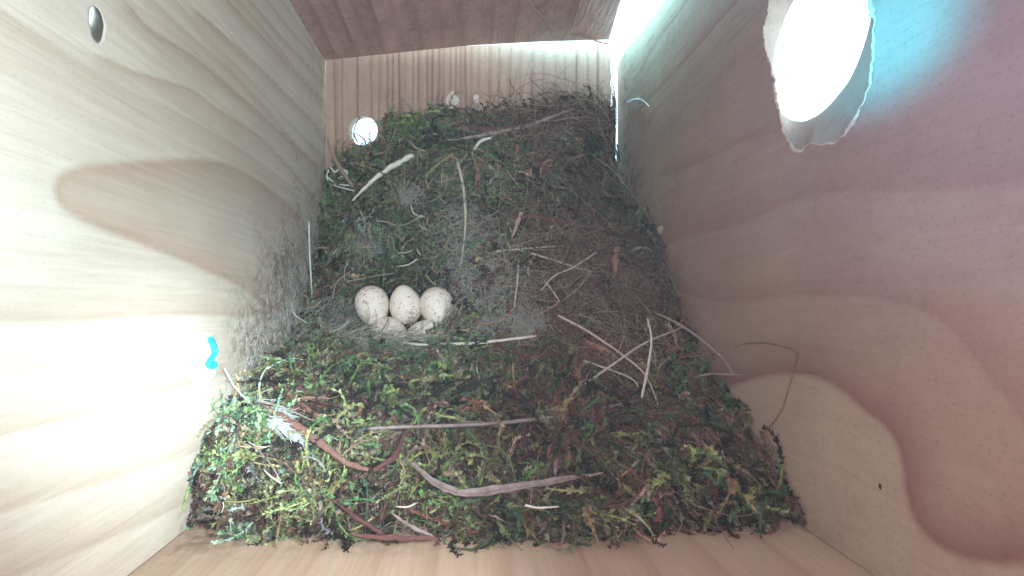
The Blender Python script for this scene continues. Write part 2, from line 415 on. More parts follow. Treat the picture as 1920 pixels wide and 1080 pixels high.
rr_ = 0.12 + 0.30 * np.clip(noise3(rimC, .35) + .2, 0, 1); rimC = rimC + .25 * np.stack([noise3(rimC + 3, 1.3), noise3(rimC + 9, 1.3), noise3(rimC + 20, 1.3)], 1)
v, q = tube_arrays(rimC[None], rr_[None], 6)
lip = put(make_mesh('hole_rim', v, q, M_lip, BOX)); lip.parent = rb; lip.location = (0, 0, 0)
lip['label'] = 'pale splintered lip around the entrance hole'

# far board (dark red brown) -- cupped, with a slit of daylight under it
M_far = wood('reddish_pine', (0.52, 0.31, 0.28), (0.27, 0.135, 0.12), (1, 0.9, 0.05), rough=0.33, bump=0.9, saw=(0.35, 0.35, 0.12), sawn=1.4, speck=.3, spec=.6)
def farY(X): return np.interp(X, [-66, -45, -20, 0, 30, 60], [109.6, 111.4, 113.6, 115.2, 116.4, 116.8])
def far3(P, o): return np.stack([P[:, 0], farY(P[:, 0]) + o, P[:, 1]], 1)
far_poly = [(-66, -14), (57, -14), (56, 120), (56.2, 170), (57.5, 200), (60.5, 225.0), (30, 226.0), (0, 226.8), (-30, 227.8), (-66, 228.8)]
far_lines = []
for x0, am, wd in [(-60, .7, 2), (-55, .5, 1.5), (-50, .9, 2.5), (-44, .6, 2), (-38, .9, 3), (-30, .6, 2), (-22, .6, 4), (-12, .5, 3), (-3, .6, 3), (8, .5, 2), (18, .6, 3), (30, .4, 2), (40, .5, 2)]:
    ph = random.random() * 6
    far_lines.append(([(x0 + 0.8 * math.sin(ph + d / 30), d) for d in np.linspace(100, 240, 8)], am, wd, 1))
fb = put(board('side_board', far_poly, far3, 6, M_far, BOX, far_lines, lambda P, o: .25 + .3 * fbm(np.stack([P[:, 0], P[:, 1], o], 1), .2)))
fb['label'] = 'dark reddish far board with daylight showing along its foot'
# torn fibres standing off the far board
M_torn = stem_mat('torn_fibre', (0.42, 0.28, 0.22), (0.2, 0.1, 0.08))
def far_pt(px, py):
    d = 200.0
    for _ in range(20): d = F * farY((px - CX) * d / F) / (CY - py)
    return ip(px, py, d - 0.4)
for pts, w in (([(985,-6),(1003,18),(1022,36),(1031,55),(1040,72)], .5), ([(1068,66),(1085,67),(1105,72),(1125,79),(1140,82)], .5), ([(905,-5),(907,30),(911,66)], .22), ([(858,-5),(856,30),(862,60)], .18), ([(1090,-4),(1082,20),(1072,50)], .25)):
    c = np.array([far_pt(*p) for p in pts]); tt = np.linspace(0, len(c) - 1, 24)
    c = np.stack([np.interp(tt, np.arange(len(c)), c[:, k]) for k in range(3)], 1); c[:, 0] += .25 * noise3(c, .9)
    v, q = tube_arrays(c[None], (w * (0.6 + .5 * np.abs(noise3(c + 5, .5))))[None], 5)
    o = make_mesh('torn_fibre', v, q, M_torn, fb)

# near board
def nearY(X): return np.interp(X, [-66, 66], [-52.0, -44.5])
def near3(P, o): return np.stack([P[:, 0], nearY(P[:, 0]) - o, P[:, 1]], 1)
near_lines = [([(x0 + math.sin(x0 + d / 25), d) for d in np.linspace(20, 240, 8)], .3, 3, 1) for x0 in (-58, -49, -41, -30, -17, -6, 8, 21, 33, 44, 56)]
M_near = wood('cream_pine', (0.60, 0.45, 0.34), (0.36, 0.19, 0.12), (1, 0.9, 0.05), bump=0.2)
nb = put(board('side_board', [(-66, -14), (66, -14), (66, 238), (-66, 238)], near3, 14, M_near, BOX, near_lines,
   lambda P, o: .65 * np.clip((P[:, 1] - 98) / 12, 0, 1) * np.clip(.6 + fbm(np.stack([P[:, 0], P[:, 1], o], 1), .1), 0, 1)))
nb['label'] = 'cream near board at the bottom edge of the picture'

# floor board with a round drain hole
M_floor = wood('floor_pine', (0.50, 0.36, 0.29), (0.22, 0.10, 0.08), (1, 0.05, 0.9), bump=0.5, speck=.35)
fl_poly = [(-66.2, -58), (62, -58)]
for y in np.linspace(-50, 114, 60): fl_poly.append((62.9 - 0.5 * abs(fbm(np.array([0, y, 3.0]), .35)) - (1.2 if 40 < y < 92 else 0) * abs(fbm(np.array([5, y, 3.0]), .3)), y))
fl_poly += [(x, float(np.interp(x, [-66, -45, -20, 0, 30, 60], [109.6, 111.4, 113.6, 115.2, 116.4, 116.8])) + 1.6) for x in np.linspace(62.8, -66.2, 24)]
def floor3(P, o): return np.stack([P[:, 0], P[:, 1], 230.0 + o], 1)
fl_lines = []
for x0 in [-62, -58.5, -52, -45.4, -42, -38.5, -35.5, -33, -30, -27, -24, -20, -17.6, -15, -12.6, -10, -7.5, -5.3, -2.8, -.5, 3, 7.6, 12, 17.5, 22.3, 27.2, 32, 37.5, 42, 47, 52, 57]:
    ph = random.random() * 6
    fl_lines.append(([(x0 + .35 * math.sin(ph + y / 16), y) for y in np.linspace(122, 40, 6)], random.uniform(.3, .95), random.uniform(.25, .8), 1 if random.random() < .5 else -1))
dr_in = loop(-49.3, 78.3, 6.6, 6.6, 900, .02, .4, 8); dr_out = loop(-49.3, 80.5, 7.2, 7.2, 900, .02, .4, 8)
def floor_dirt(P, o):
    q = np.stack([P[:, 0], P[:, 1], o], 1)
    return np.clip((100 - P[:, 1]) / 22, 0, .8) * np.clip(.5 + fbm(q, .18), 0, 1.2) * np.clip((P[:, 0] + 50) / 15, .15, 1) + .12 * (fbm(q, .7) > .45)
flb = put(board('floor_board', fl_poly, floor3, 10, M_floor, BOX, fl_lines, floor_dirt, dr_in, dr_out, K=180, Nn=900))
flb['label'] = 'floor board with vertical grain and a bright round drain hole'

# roof board over the lens
M_roof = wood('roof_pine', (0.70, 0.60, 0.48), (0.4, 0.22, 0.14), (1, 0.05, 0.9))
rfb = put(board('roof_board', [(-82, -68), (82, -68), (82, 132), (-82, 132)], lambda P, o: np.stack([P[:, 0], P[:, 1], -14.5 - o], 1), 14, M_roof, BOX, K=10, Nn=60))

# ------------------------------------------------------------------ the nest
NEST = empty('bird_nest', V(0, 20, 230)); tag(NEST, 'moss nest filling the floor of the box, matted with brown rootlets on its right side', 'nest')
def putn(o): o.location = tuple(-c for c in NEST.location); return o

# base of packed dark moss
gx = np.linspace(-65.5, 65.5, 240); gy = np.linspace(-53, 96, 270); GX, GY = np.meshgrid(gx, gy)
GYc = np.maximum(GY, nearY(GX) + .4)
D = surf(GX, GYc); P = np.stack([GX, GYc, D], -1)
D = D + 3.2 + 1.8 * fbm(P, .12) + .9 * fbm(P, .5); D = np.minimum(D, 236)
D[GY > 84 + 4 * np.sin(GX / 9)] = 238
v = S(np.stack([GX, GYc, D], -1).reshape(-1, 3)); n1, n0 = GX.shape
i = np.arange(n1 - 1)[:, None]; j = np.arange(n0 - 1)[None]
q = np.stack([i * n0 + j, i * n0 + j + 1, (i + 1) * n0 + j + 1, (i + 1) * n0 + j], -1).reshape(-1, 4)
fd = v.reshape(-1, 3)[q][..., 2].min(1); q = q[(fd > (H - 234.5) * MM)]
q = q[~((v[q][:, 0, 0] > .0605) & (v[q][:, 0, 1] > .052))]
q = q[(np.hypot(v[q][:, 0, 0] + .0493, v[q][:, 0, 1] - .079) > .0085)]
M_base = stem_mat('packed_moss', (0.035, 0.032, 0.018), (0.012, 0.009, 0.007), rough=.9, spec=.05, sc=400)
b0 = putn(make_mesh('packed_moss', v, q, M_base, NEST))

# moss shoots
PAL = {'lime': (0.33, 0.375, 0.17), 'green': (0.17, 0.27, 0.12), 'deep': (0.095, 0.15, 0.09), 'olive': (0.28, 0.26, 0.14), 'brown': (0.15, 0.085, 0.07),
       'rust': (0.24, 0.115, 0.085), 'tan': (0.40, 0.32, 0.22), 'dark': (0.03, 0.02, 0.022), 'mint': (0.34, 0.52, 0.33), 'grey': (0.30, 0.31, 0.27)}
KEYS = list(PAL); PCOL = np.array([PAL[k] for k in KEYS])
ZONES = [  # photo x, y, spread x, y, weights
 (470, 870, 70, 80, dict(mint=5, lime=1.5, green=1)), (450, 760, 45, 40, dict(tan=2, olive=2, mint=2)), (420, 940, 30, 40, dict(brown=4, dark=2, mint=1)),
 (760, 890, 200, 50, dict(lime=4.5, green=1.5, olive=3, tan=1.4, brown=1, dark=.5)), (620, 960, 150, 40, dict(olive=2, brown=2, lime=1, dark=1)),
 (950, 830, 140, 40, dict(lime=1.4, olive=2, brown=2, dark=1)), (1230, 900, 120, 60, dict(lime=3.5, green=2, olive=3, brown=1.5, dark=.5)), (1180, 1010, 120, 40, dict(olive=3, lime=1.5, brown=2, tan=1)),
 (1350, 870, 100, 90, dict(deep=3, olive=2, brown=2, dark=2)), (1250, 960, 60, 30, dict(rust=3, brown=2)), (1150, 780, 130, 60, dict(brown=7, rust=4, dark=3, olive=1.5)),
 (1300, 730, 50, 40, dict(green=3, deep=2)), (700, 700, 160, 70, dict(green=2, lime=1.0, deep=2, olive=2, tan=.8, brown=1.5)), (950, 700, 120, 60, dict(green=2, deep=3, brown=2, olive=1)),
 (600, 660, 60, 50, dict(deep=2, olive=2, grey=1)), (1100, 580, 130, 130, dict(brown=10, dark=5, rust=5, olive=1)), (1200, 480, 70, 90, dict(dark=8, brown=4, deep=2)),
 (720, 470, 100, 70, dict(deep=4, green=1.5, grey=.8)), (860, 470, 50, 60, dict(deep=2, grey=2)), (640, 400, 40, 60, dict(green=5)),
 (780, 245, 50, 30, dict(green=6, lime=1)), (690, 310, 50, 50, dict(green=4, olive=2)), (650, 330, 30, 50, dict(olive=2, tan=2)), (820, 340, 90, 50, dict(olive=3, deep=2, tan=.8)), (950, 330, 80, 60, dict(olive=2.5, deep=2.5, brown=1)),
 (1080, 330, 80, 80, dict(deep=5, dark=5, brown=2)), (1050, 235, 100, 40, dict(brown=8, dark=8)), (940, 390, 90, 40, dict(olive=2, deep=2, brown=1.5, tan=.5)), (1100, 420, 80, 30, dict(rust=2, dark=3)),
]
def zone_cols(X, Y, D, rng):
    px = CX + F * X / D; py = CY - F * Y / D
    Wt = np.tile(np.array([.08, .25, .6, .5, .7, .15, .15, .9, .0, .12])[None], (len(X), 1))
    for zx, zy, sx, sy, w in ZONES:
        g = np.exp(-((px - zx) / sx) ** 2 - ((py - zy) / sy) ** 2)
        for k, a in w.items(): Wt[:, KEYS.index(k)] += g * a
    # neighbours tend to share a colour: clumps
    P = np.stack([X, Y, D], 1)
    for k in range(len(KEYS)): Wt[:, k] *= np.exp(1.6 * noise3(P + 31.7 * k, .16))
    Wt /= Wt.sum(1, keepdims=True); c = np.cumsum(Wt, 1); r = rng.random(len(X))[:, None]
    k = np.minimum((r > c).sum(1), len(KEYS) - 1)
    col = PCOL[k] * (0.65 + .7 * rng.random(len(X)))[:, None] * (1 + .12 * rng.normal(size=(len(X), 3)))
    return np.clip(col, 0.004, .9), k
def scatter(n, rng, ymax=86):
    """points on the nest, spread evenly over the picture rather than over the box"""
    X = rng.uniform(-66, 66, n * 6); Y = rng.uniform(-51, ymax, n * 6); D = surf(X, Y)
    w = (1 / D) ** 2; w /= w.max(); keep = (rng.random(len(X)) < w) & (D < 231.5) & (Y > nearY(X) + .3)
    keep &= np.hypot((X + 49.3) / 8.5, (Y - 79) / 8) > 1
    keep &= ~((Y > 74 + 3.5 * np.sin(X / 7.0)) & (X < -14) & (X > -32) is False) if False else keep
    keep &= ~((D > 229.2)) & ~((X > 60.5) & (Y > 52))
    X, Y = X[keep][:n], Y[keep][:n]
    return X, Y, surf(X, Y)
def in_cup(X, Y, D):                       # keep shoots off the eggs
    px = CX + F * X / D; py = CY - F * Y / D
    return (np.abs(px - 760) < 104) & (py > 536) & (py < 632)

def shoots(n, seed, L0, L1, R0, R1, leaf, leaves, curl, up, lay, nn=7, front=None):
    rng = np.random.default_rng(seed)
    X, Y, D = scatter(n, rng); m = ~in_cup(X, Y, D)
    if front is not None: m &= Y < front
    X, Y, D = X[m], Y[m], D[m]; M = len(X)
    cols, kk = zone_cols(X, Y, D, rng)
    e = .6
    gxx = (surf(X + e, Y) - surf(X - e, Y)) / (2 * e); gyy = (surf(X, Y + e) - surf(X, Y - e)) / (2 * e)
    Nn = np.stack([-gxx, -gyy, -np.ones(M)], 1) * np.array([-1, -1, 1]); Nn = np.stack([gxx, gyy, -np.ones(M)], 1); Nn /= np.linalg.norm(Nn, axis=1, keepdims=True)
    a = rng.uniform(0, 2 * math.pi, M)
    # flow: neighbouring shoots lie roughly the same way
    a = 3.2 * noise3(np.stack([X, Y, D], 1), .09) * math.pi * .7 + a * .45
    T = np.stack([np.cos(a), np.sin(a), gxx * np.cos(a) + gyy * np.sin(a)], 1); T /= np.linalg.norm(T, axis=1, keepdims=True)
    B = np.cross(Nn, T)
    L = rng.uniform(L0, L1, M) * (D / 150) ** .35; s = np.linspace(0, 1, nn)
    k1 = rng.normal(0, curl, M); k2 = rng.normal(0, curl, M); rise = rng.uniform(-.1, up, M)
    th = k1[:, None] * s + k2[:, None] * s ** 2
    ds = L[:, None] / (nn - 1)
    x = np.cumsum(np.cos(th) * ds, 1) - ds; y = np.cumsum(np.sin(th) * ds, 1) - ds * 0
    z = rise[:, None] * L[:, None] * np.sin(s * math.pi * rng.uniform(.45, .95, M)[:, None])
    cl_ = noise3(np.stack([X, Y, D], 1), .13) + .6 * noise3(np.stack([Y, X, D], 1), .28)
    off = rng.uniform(-lay, lay * .45, M) + 2.6 * cl_ + .5 + np.clip((-Y - 8) / 20, 0, 1) * 3.2 * noise3(np.stack([X, Y, D * .3], 1), .085); D0 = D
    cols = cols * np.clip(.9 + .35 * cl_, .4, 1.4)[:, None]
    C = np.stack([X, Y, D], 1)[:, None] + T[:, None] * x[..., None] + B[:, None] * y[..., None] + Nn[:, None] * (z + off[:, None])[..., None]
    # keep inside the box
    C[..., 0] = np.clip(C[..., 0], -65.6, np.where(C[..., 1] > 56, 61.6, 65.4)); C[..., 1] = np.maximum(C[..., 1], nearY(C[..., 0]) + .3); C[..., 2] = np.minimum(C[..., 2], 231)
    R = rng.uniform(R0, R1, M)[:, None] * np.array([.8, 1, 1, .95, .85, .6, .15] if nn == 7 else np.linspace(1, .2, nn))[None]
    v1, q1 = tube_arrays(C, R, 3)
    c1 = np.repeat(cols * 1.0, nn * 3, 0)
    # leaflets
    Tn = np.gradient(C, axis=1); Tn /= np.linalg.norm(Tn, axis=-1, keepdims=True) + 1e-9
    ti = rng.uniform(0.3, nn - 1.02, (M, leaves)); i0 = ti.astype(int); f = (ti - i0)[..., None]
    ar = np.arange(M)[:, None]
    base = C[ar, i0] * (1 - f) + C[ar, i0 + 1] * f; tt = Tn[ar, i0]
    rd = rng.normal(size=(M, leaves, 3)) + 0.5 * Nn[:, None]; rd -= (rd * tt).sum(-1, keepdims=True) * tt; rd /= np.linalg.norm(rd, axis=-1, keepdims=True) + 1e-9
    ll = leaf * rng.uniform(.6, 1.4, (M, leaves, 1)) * (1.1 - .55 * ti / (nn - 1))[..., None]
    sd = np.cross(tt, rd)
    tip = base + ll * (.75 * tt + .75 * rd)
    mid = base + ll * (.42 * tt + .30 * rd)
    w = ll * .27
    LV = np.stack([base, mid + sd * w, tip, mid - sd * w], 2).reshape(-1, 3)
    LV[:, 0] = np.clip(LV[:, 0], -65.9, 65.8)
    lf = len(v1) + np.arange(M * leaves)[:, None] * 4 + np.array([[0, 1, 2, 3]])
    cl = np.repeat(cols, leaves, 0) * rng.uniform(.8, 1.35, (M * leaves, 1))
    c2 = np.repeat(cl, 4, 0)
    return np.concatenate([v1, S(LV)]), [q1, lf], np.clip(np.concatenate([c1, c2]), 0, .9)

M_moss = tint_mat('moss', rough=.7, spec=.2, vary=.6)
def big(name, sets, mat):
    vs, qs, cs, off = [], [], [], 0
    for v, q, c in sets:
        vs.append(v); qs += [x + off for x in q]; cs.append(c); off += len(v)
    o = make_mesh(name, np.concatenate(vs), [np.concatenate(qs)], mat, NEST, smooth=True, cols=np.concatenate(cs))
    o['kind'] = 'stuff'; return putn(o)
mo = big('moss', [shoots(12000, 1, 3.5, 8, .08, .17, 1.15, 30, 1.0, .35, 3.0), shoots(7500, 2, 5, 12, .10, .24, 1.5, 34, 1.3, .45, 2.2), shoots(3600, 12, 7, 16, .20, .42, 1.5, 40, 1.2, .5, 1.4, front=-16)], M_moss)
mo['label'] = 'tangled green and olive moss shoots'

# fine rootlets and dead fibres
def fibres(n, seed, L0, L1, R, cols, curl, up, zones=None, nn=9, lay=1.5, ymax=86, lift=1.5):
    rng = np.random.default_rng(seed)
    if zones is None:
        X, Y, D = scatter(n, rng, ymax)
    else:
        pts = []
        for zx, zy, sx, sy, w in zones:
            for _ in range(int(n * w)):
                pts.append(hit(zx + rng.normal() * sx, zy + rng.normal() * sy))
        pts = np.array(pts); X, Y, D = pts.T
    m = ~in_cup(X, Y, D) if zones is None else np.ones(len(X), bool)
    X, Y, D = X[m], Y[m], D[m]; M = len(X)
    a = rng.uniform(0, 2 * math.pi, M)[:, None] + np.cumsum(rng.normal(0, curl / nn, (M, nn)), 1) + np.linspace(0, 1, nn)[None] * rng.normal(0, curl, M)[:, None]
    L = rng.uniform(L0, L1, M)[:, None] / nn
    x = np.cumsum(np.cos(a) * L, 1); y = np.cumsum(np.sin(a) * L, 1); x -= x.mean(1, keepdims=True); y -= y.mean(1, keepdims=True)
    CXx = X[:, None] + x; CYy = Y[:, None] + y
    CXx = np.clip(CXx, -65.5, np.where(CYy > 56, 62.2, 65.4)); CYy = np.maximum(CYy, nearY(CXx) + .3)
    s = np.linspace(0, 1, nn)
    up_ = rng.uniform(0, up, M)[:, None] * np.sin(s * math.pi)[None]
    Dm = surf(CXx, CYy) - lift - rng.uniform(-lay, lay, M)[:, None] - up_
    Dm = np.minimum(Dm, 229.6)
    C = np.stack([CXx, CYy, Dm], -1)
    RR = (R * rng.uniform(.6, 1.3, M))[:, None] * np.linspace(1, .4, nn)[None]
    v, q = tube_arrays(C, RR, 3)
    cc = np.array(cols)[rng.integers(0, len(cols), M)] * rng.uniform(.6, 1.25, (M, 1))
    return v, [q], np.repeat(cc, nn * 3, 0)
BR = [(0.26, .15, .12), (.15, .075, .065), (.30, .20, .16), (.42, .32, .25), (.07, .04, .04), (.20, .09, .075)]
o = big('rootlets', [fibres(1500, 5, 8, 22, .13, BR, 2.0, 2.0),
     fibres(3600, 6, 8, 28, .17, BR, 1.7, 3.5, [(1110, 560, 85, 90, .45), (1060, 245, 70, 30, .14), (1150, 420, 60, 60, .16), (1150, 750, 120, 60, .25)], lift=3.0),
     fibres(700, 16, 22, 45, .2, BR[:1] + BR[2:4], .9, 3.5, [(1080, 500, 90, 110, .5), (1050, 250, 70, 30, .25), (1150, 330, 30, 60, .1), (1180, 700, 90, 50, .15)], lift=3.4),
     fibres(300, 7, 14, 24, .17, [(.25, .13, .085), (.2, .1, .07)], 5.5, 4.0, [(1185, 575, 28, 22, 1.0)])], tint_mat('rootlets', vary=.3))
o['label'] = 'fine brown rootlets'
# hair and down lining
WH = [(.50, .50, .46), (.38, .38, .34), (.30, .28, .24), (.62, .63, .60)]
o = big('hair_lining', [fibres(2300, 8, 6, 18, .065, WH, 3.0, 3.5, [(878, 480, 28, 44, .20), (925, 555, 42, 30, .17), (985, 604, 12, 9, .20), (690, 460, 22, 14, .05), (765, 372, 12, 8, .05), (640, 600, 40, 20, .12), (880, 600, 35, 12, .12), (770, 650, 60, 5, .10), (860, 400, 30, 30, .04)], lay=1.6, lift=4.0),
   fibres(260, 9, 8, 22, .06, WH, 1.2, 2.5, None)], tint_mat('pale_hair', vary=.1))
o['label'] = 'grey-white animal hair lining the cup'

# ------------------------------------------------------------------ stems, strips, twigs
def smooth_line(c, n=28):
    c = np.asarray(c, float); c = np.concatenate([[2 * c[0] - c[1]], c, [2 * c[-1] - c[-2]]]); out = []
    m = len(c) - 3
    for t in np.linspace(0, m - 1e-6, n):
        k = int(t); f = t - k; p0, p1, p2, p3 = c[k:k + 4]
        out.append(.5 * ((2 * p1) + (-p0 + p2) * f + (2 * p0 - 5 * p1 + 4 * p2 - p3) * f * f + (-p0 + 3 * p1 - 3 * p2 + p3) * f ** 3))
    return np.array(out)
MATS = {
 'straw': stem_mat('pale_straw', (0.56, 0.49, 0.43), (0.32, 0.24, 0.20)), 'white': stem_mat('bleached_stem', (0.74, 0.72, 0.66), (0.5, 0.45, 0.38), amt=.5),
 'tan': stem_mat('tan_stem', (0.42, 0.31, 0.21), (0.2, 0.12, 0.08)), 'grey': stem_mat('grey_stalk', (0.34, 0.29, 0.26), (0.16, 0.11, 0.10)),
 'rust': stem_mat('rust_bark', (0.24, 0.125, 0.10), (0.10, 0.05, 0.045)), 'maroon': stem_mat('maroon_bark', (0.13, 0.055, 0.05), (0.04, 0.02, 0.02)),
 'copper': stem_mat('copper_bark', (0.36, 0.20, 0.145), (0.17, 0.09, 0.065)), 'pink': stem_mat('pinkish_stem', (0.42, 0.28, 0.24), (0.2, 0.11, 0.09)),
 'black': stem_mat('dark_twig', (0.03, 0.02, 0.018), (0.012, 0.008, 0.008)), 'olive': stem_mat('olive_stem', (0.30, 0.27, 0.13), (0.14, 0.10, 0.05)),
 'mauve': stem_mat('weathered_bark', (0.30, 0.255, 0.25), (0.13, 0.075, 0.075), amt=.8), 'web': stem_mat('cobweb', (0.82, 0.88, 0.88), (0.6, 0.66, 0.66), amt=.3)}
def strand(name, pix, wpx, mat, label, cat, lift=1.6, taper=(1, .6), flat=1.0, depth=None, sag=0, n=28, parent=None, rough=.12, k=6):
    if name == 'bark_strip' or wpx > 10: k, n, rough = 16, max(n, 48), .28
    if depth is None: c = np.array([hit(x, y, lift + 3.6) for x, y in pix])
    else: c = np.array([ip(x, y, dd) for (x, y), dd in zip(pix, depth)])
    c = smooth_line(c, n)
    if depth is None:                    # relax the depth so the strand bridges hollows, as stiff stems do
        dd = c[:, 2]
        for _ in range(40): dd[1:-1] = np.minimum(dd[1:-1], .5 * (dd[:-2] + dd[2:]))* .5 + .5 * (.5 * (dd[:-2] + dd[2:]))
    w = wpx * .84 * c[:, 2] / F / 2
    tp = np.interp(np.linspace(0, 1, n), np.linspace(0, 1, len(taper)), taper)
    R = w * tp * (1 + rough * noise3(c, .8)); R[0] *= .5; R[-1] *= .4
    c = c + (rough * w)[:, None] * np.stack([noise3(c + 4, .45), noise3(c + 40, .45), noise3(c + 90, .3)], 1)
    T = np.gradient(c, axis=0); T /= np.linalg.norm(T, axis=1, keepdims=True)
    view = c / np.linalg.norm(c, axis=1, keepdims=True) * np.array([1, 1, 1]); 
    U = np.cross(T, np.array([.15, .1, 1.0])); U /= np.linalg.norm(U, axis=1, keepdims=True); Vv = np.cross(T, U)
    a = np.arange(k) * 2 * math.pi / k
    P = c[:, None] + R[:, None, None] * (np.cos(a)[None, :, None] * U[:, None] + flat * np.sin(a)[None, :, None] * Vv[:, None])
    if flat < .6:                        # bark strip: cracked edges
        P += .12 * R[:, None, None] * noise3(P + 7, 1.1)[..., None]
    if k > 10:                           # fibrous ridges along the bark
        ridge = RNG.normal(0, .22, k)[None, :, None] * (1 + .5 * noise3(c[:, None] + a[None, :, None], .5)[..., None])
        P += ridge * (P - c[:, None])
    org = c[n // 2]
    P = P.reshape(-1, 3)
    i = np.arange(n - 1)[:, None]; j = np.arange(k)[None]
    q = np.stack([i * k + j, i * k + (j + 1) % k, (i + 1) * k + (j + 1) % k, (i + 1) * k + j], -1).reshape(-1, 4)
    cap = [np.arange(k)[None, ::-1], (np.arange(k) + (n - 1) * k)[None]]
    o = make_mesh(name, S(P) - S(org), [q] + cap, MATS[mat], None)
    o.location = S(org)
    if parent is not None: adopt(o, parent)
    if label: tag(o, label, cat)
    return o

ST = 'stem'
strand('grass_stem', [(745,641),(797,647),(845,645),(893,643),(949,637),(1008,630)], 7, 'white', 'long whitish stem lying across the nest just below the eggs', ST, 3.0, (.7, 1, 1, .9))
strand('grass_stem', [(925,472),(975,467),(1041,462),(1095,461)], 4, 'straw', 'thin level straw right of the grey fluff, upper arm of the fork', ST, 2.4)
strand('grass_stem', [(971,468),(1023,483),(1078,500),(1110,510)], 5, 'straw', 'thin straw slanting down right from the level straw beside the fluff', ST, 3.2)
strand('grass_stem', [(1108,511),(1078,546),(1041,572),(1004,593)], 4.5, 'tan', 'tan stem slanting down left towards the white fluff tuft', ST, 3.2)
strand('grass_stem', [(1122,470),(1078,500),(1038,518),(1014,546)], 4.5, 'straw', 'short straw crossing the slanting straw, right of the fluff', ST, 4.2)
strand('grass_stem', [(1023,528),(1038,548),(1051,567)], 5, 'straw', 'very short straw stub above the white fluff tuft', ST, 3.0)
strand('grass_stem', [(1045,591),(1097,618),(1152,655),(1204,696),(1226,735),(1234,762)], 5.5, 'straw', 'long straw running down right across the rootlets, ending in a bend', ST, 3.2, (1, 1, .8, .5))
strand('grass_stem', [(1097,720),(1152,681),(1208,644),(1260,620),(1278,614)], 6, 'straw', 'straight straw rising right, crossing the long bent straw', ST, 4.8)
strand('grass_stem', [(1214,596),(1221,637),(1214,689),(1203,746)], 6, 'white', 'whitish upright stem in front of the right board', ST, 6.2, (.6, 1, 1))
strand('grass_stem', [(1093,676),(1152,696),(1190,715),(1200,744)], 5, 'straw', 'bent straw under the crossing straws, pointing at the foot of the white stem', ST, 3.0)
strand('grass_stem', [(973,489),(969,537),(964,578)], 5, 'straw', 'short upright straw above the copper chip', ST, 2.6)
strand('grass_stem', [(856,297),(870,358),(872,430),(864,500)], 7, 'straw', 'upright straw down the middle of the nest above the eggs', ST, 3.4, (1, 1, .7, .4))
strand('grass_stem', [(775,291),(739,310),(699,338),(659,376)], 12, 'white', 'thick white stem in the upper left of the nest, beside the drain hole', ST, 3.5, (1, .9, .7, .3))
strand('grass_stem', [(850,287),(814,314),(799,334),(805,356)], 6, 'olive', 'hook-shaped olive stem right of the thick white stem', ST, 3.2)
strand('feather_quill', [(925,257),(902,265),(888,281)], 8, 'white', 'short bright white quill below the dark bark strips', 'quill', 4.0, (.6, 1, .8))
strand('grass_stem', [(705,414),(723,416),(755,422),(803,398)], 4, 'grey', 'wavy grey stem above the eggs on the left', ST, 2.4)
strand('grass_stem', [(675,395),(684,415),(682,438)], 4, 'straw', 'small hooked straw under the thick white stem', ST, 2.4)
strand('grass_stem', [(893,609),(930,603),(950,592),(964,576)], 6, 'copper', 'copper stem curving up beside the white fluff tuft', ST, 3.0)
strand('grass_stem', [(760,632),(819,624),(878,618)], 8, 'tan', 'tan stem between the eggs and the long whitish stem', ST, 3.0, (.4, 1, .6))
strand('grass_stem', [(688,804),(766,799),(896,795),(1025,785),(1100,772),(1200,750)], 9, 'mauve', 'long grey stem lying level across the front half of the nest', ST, 4.0, (.9, 1, 1, .8, .4))
strand('grass_stem', [(984,947),(1010,952),(1048,950)], 6, 'white', 'short pale stem low at the front of the nest', ST, 3.5)
strand('grass_stem', [(623,562),(632,530),(658,508)], 4, 'grey', 'small grey stem left of the eggs', ST, 2.5)
strand('grass_stem', [(650,528),(690,520),(740,512)], 3.5, 'grey', 'thin grey stem just above the leftmost egg', ST, 2.5)
strand('grass_stem', [(1108,287),(1150,330),(1190,380),(1222,440)], 3, 'grey', 'thin grey stem following the nest edge under the slit of daylight', ST, 2.8)
strand('grass_stem', [(1044,735),(1085,700),(1098,672)], 5, 'tan', 'tan stem behind the crossing straws', ST, 2.2)

BK = 'bark strip'
strand('bark_strip', [(860,233),(918,243),(978,235),(1057,227)], 12, 'maroon', 'dark bark strip highest on the nest, against the floor board', BK, 3.0, (.4, 1, 1, .5), .4)
strand('bark_strip', [(838,263),(898,255),(978,239),(1040,217),(1077,203)], 9, 'mauve', 'long mauve bark strip rising to the right at the back of the nest', BK, 4.2, (.5, 1, .9, .4), .4)
strand('dark_twig', [(795,267),(838,270),(886,284)], 6, 'black', 'near black twig under the mauve bark strip', 'twig', 3.8)
strand('bark_strip', [(1057,239),(1081,259),(1109,287)], 8, 'pink', 'pinkish bark strip at the back right of the nest', BK, 3.6, (.6, 1, .5), .5)
strand('bark_strip', [(890,300),(895,330),(889,360)], 12, 'rust', 'upright rusty bark strip beside the middle straw', BK, 2.6, (.5, 1, .5), .4)
strand('bark_strip', [(949,408),(1004,407),(1078,422),(1130,430),(1149,440)], 10, 'maroon', 'wine red bark strip lying level in the upper right of the nest', BK, 4.0, (.4, 1, 1, .9, .3), .4)
strand('bark_strip', [(978,398),(969,420),(960,445)], 9, 'pink', 'short pale bark strip crossing the left end of the wine red one', BK, 4.0, (1, .9, .4), .4)
strand('bark_strip', [(1156,463),(1154,490),(1150,520)], 13, 'copper', 'upright copper bark strip under the wine red one', BK, 4.0, (.9, 1, .3), .4)
strand('bark_strip', [(1100,640),(1125,654),(1158,673)], 15, 'copper', 'broad copper bark chip under the long bent straw', BK, 2.4, (.5, 1, .6), .4)
strand('bark_strip', [(1090,678),(1084,702),(1088,728)], 12, 'copper', 'upright copper bark chip left of the crossing straws', BK, 2.6, (.4, 1, .9), .4)
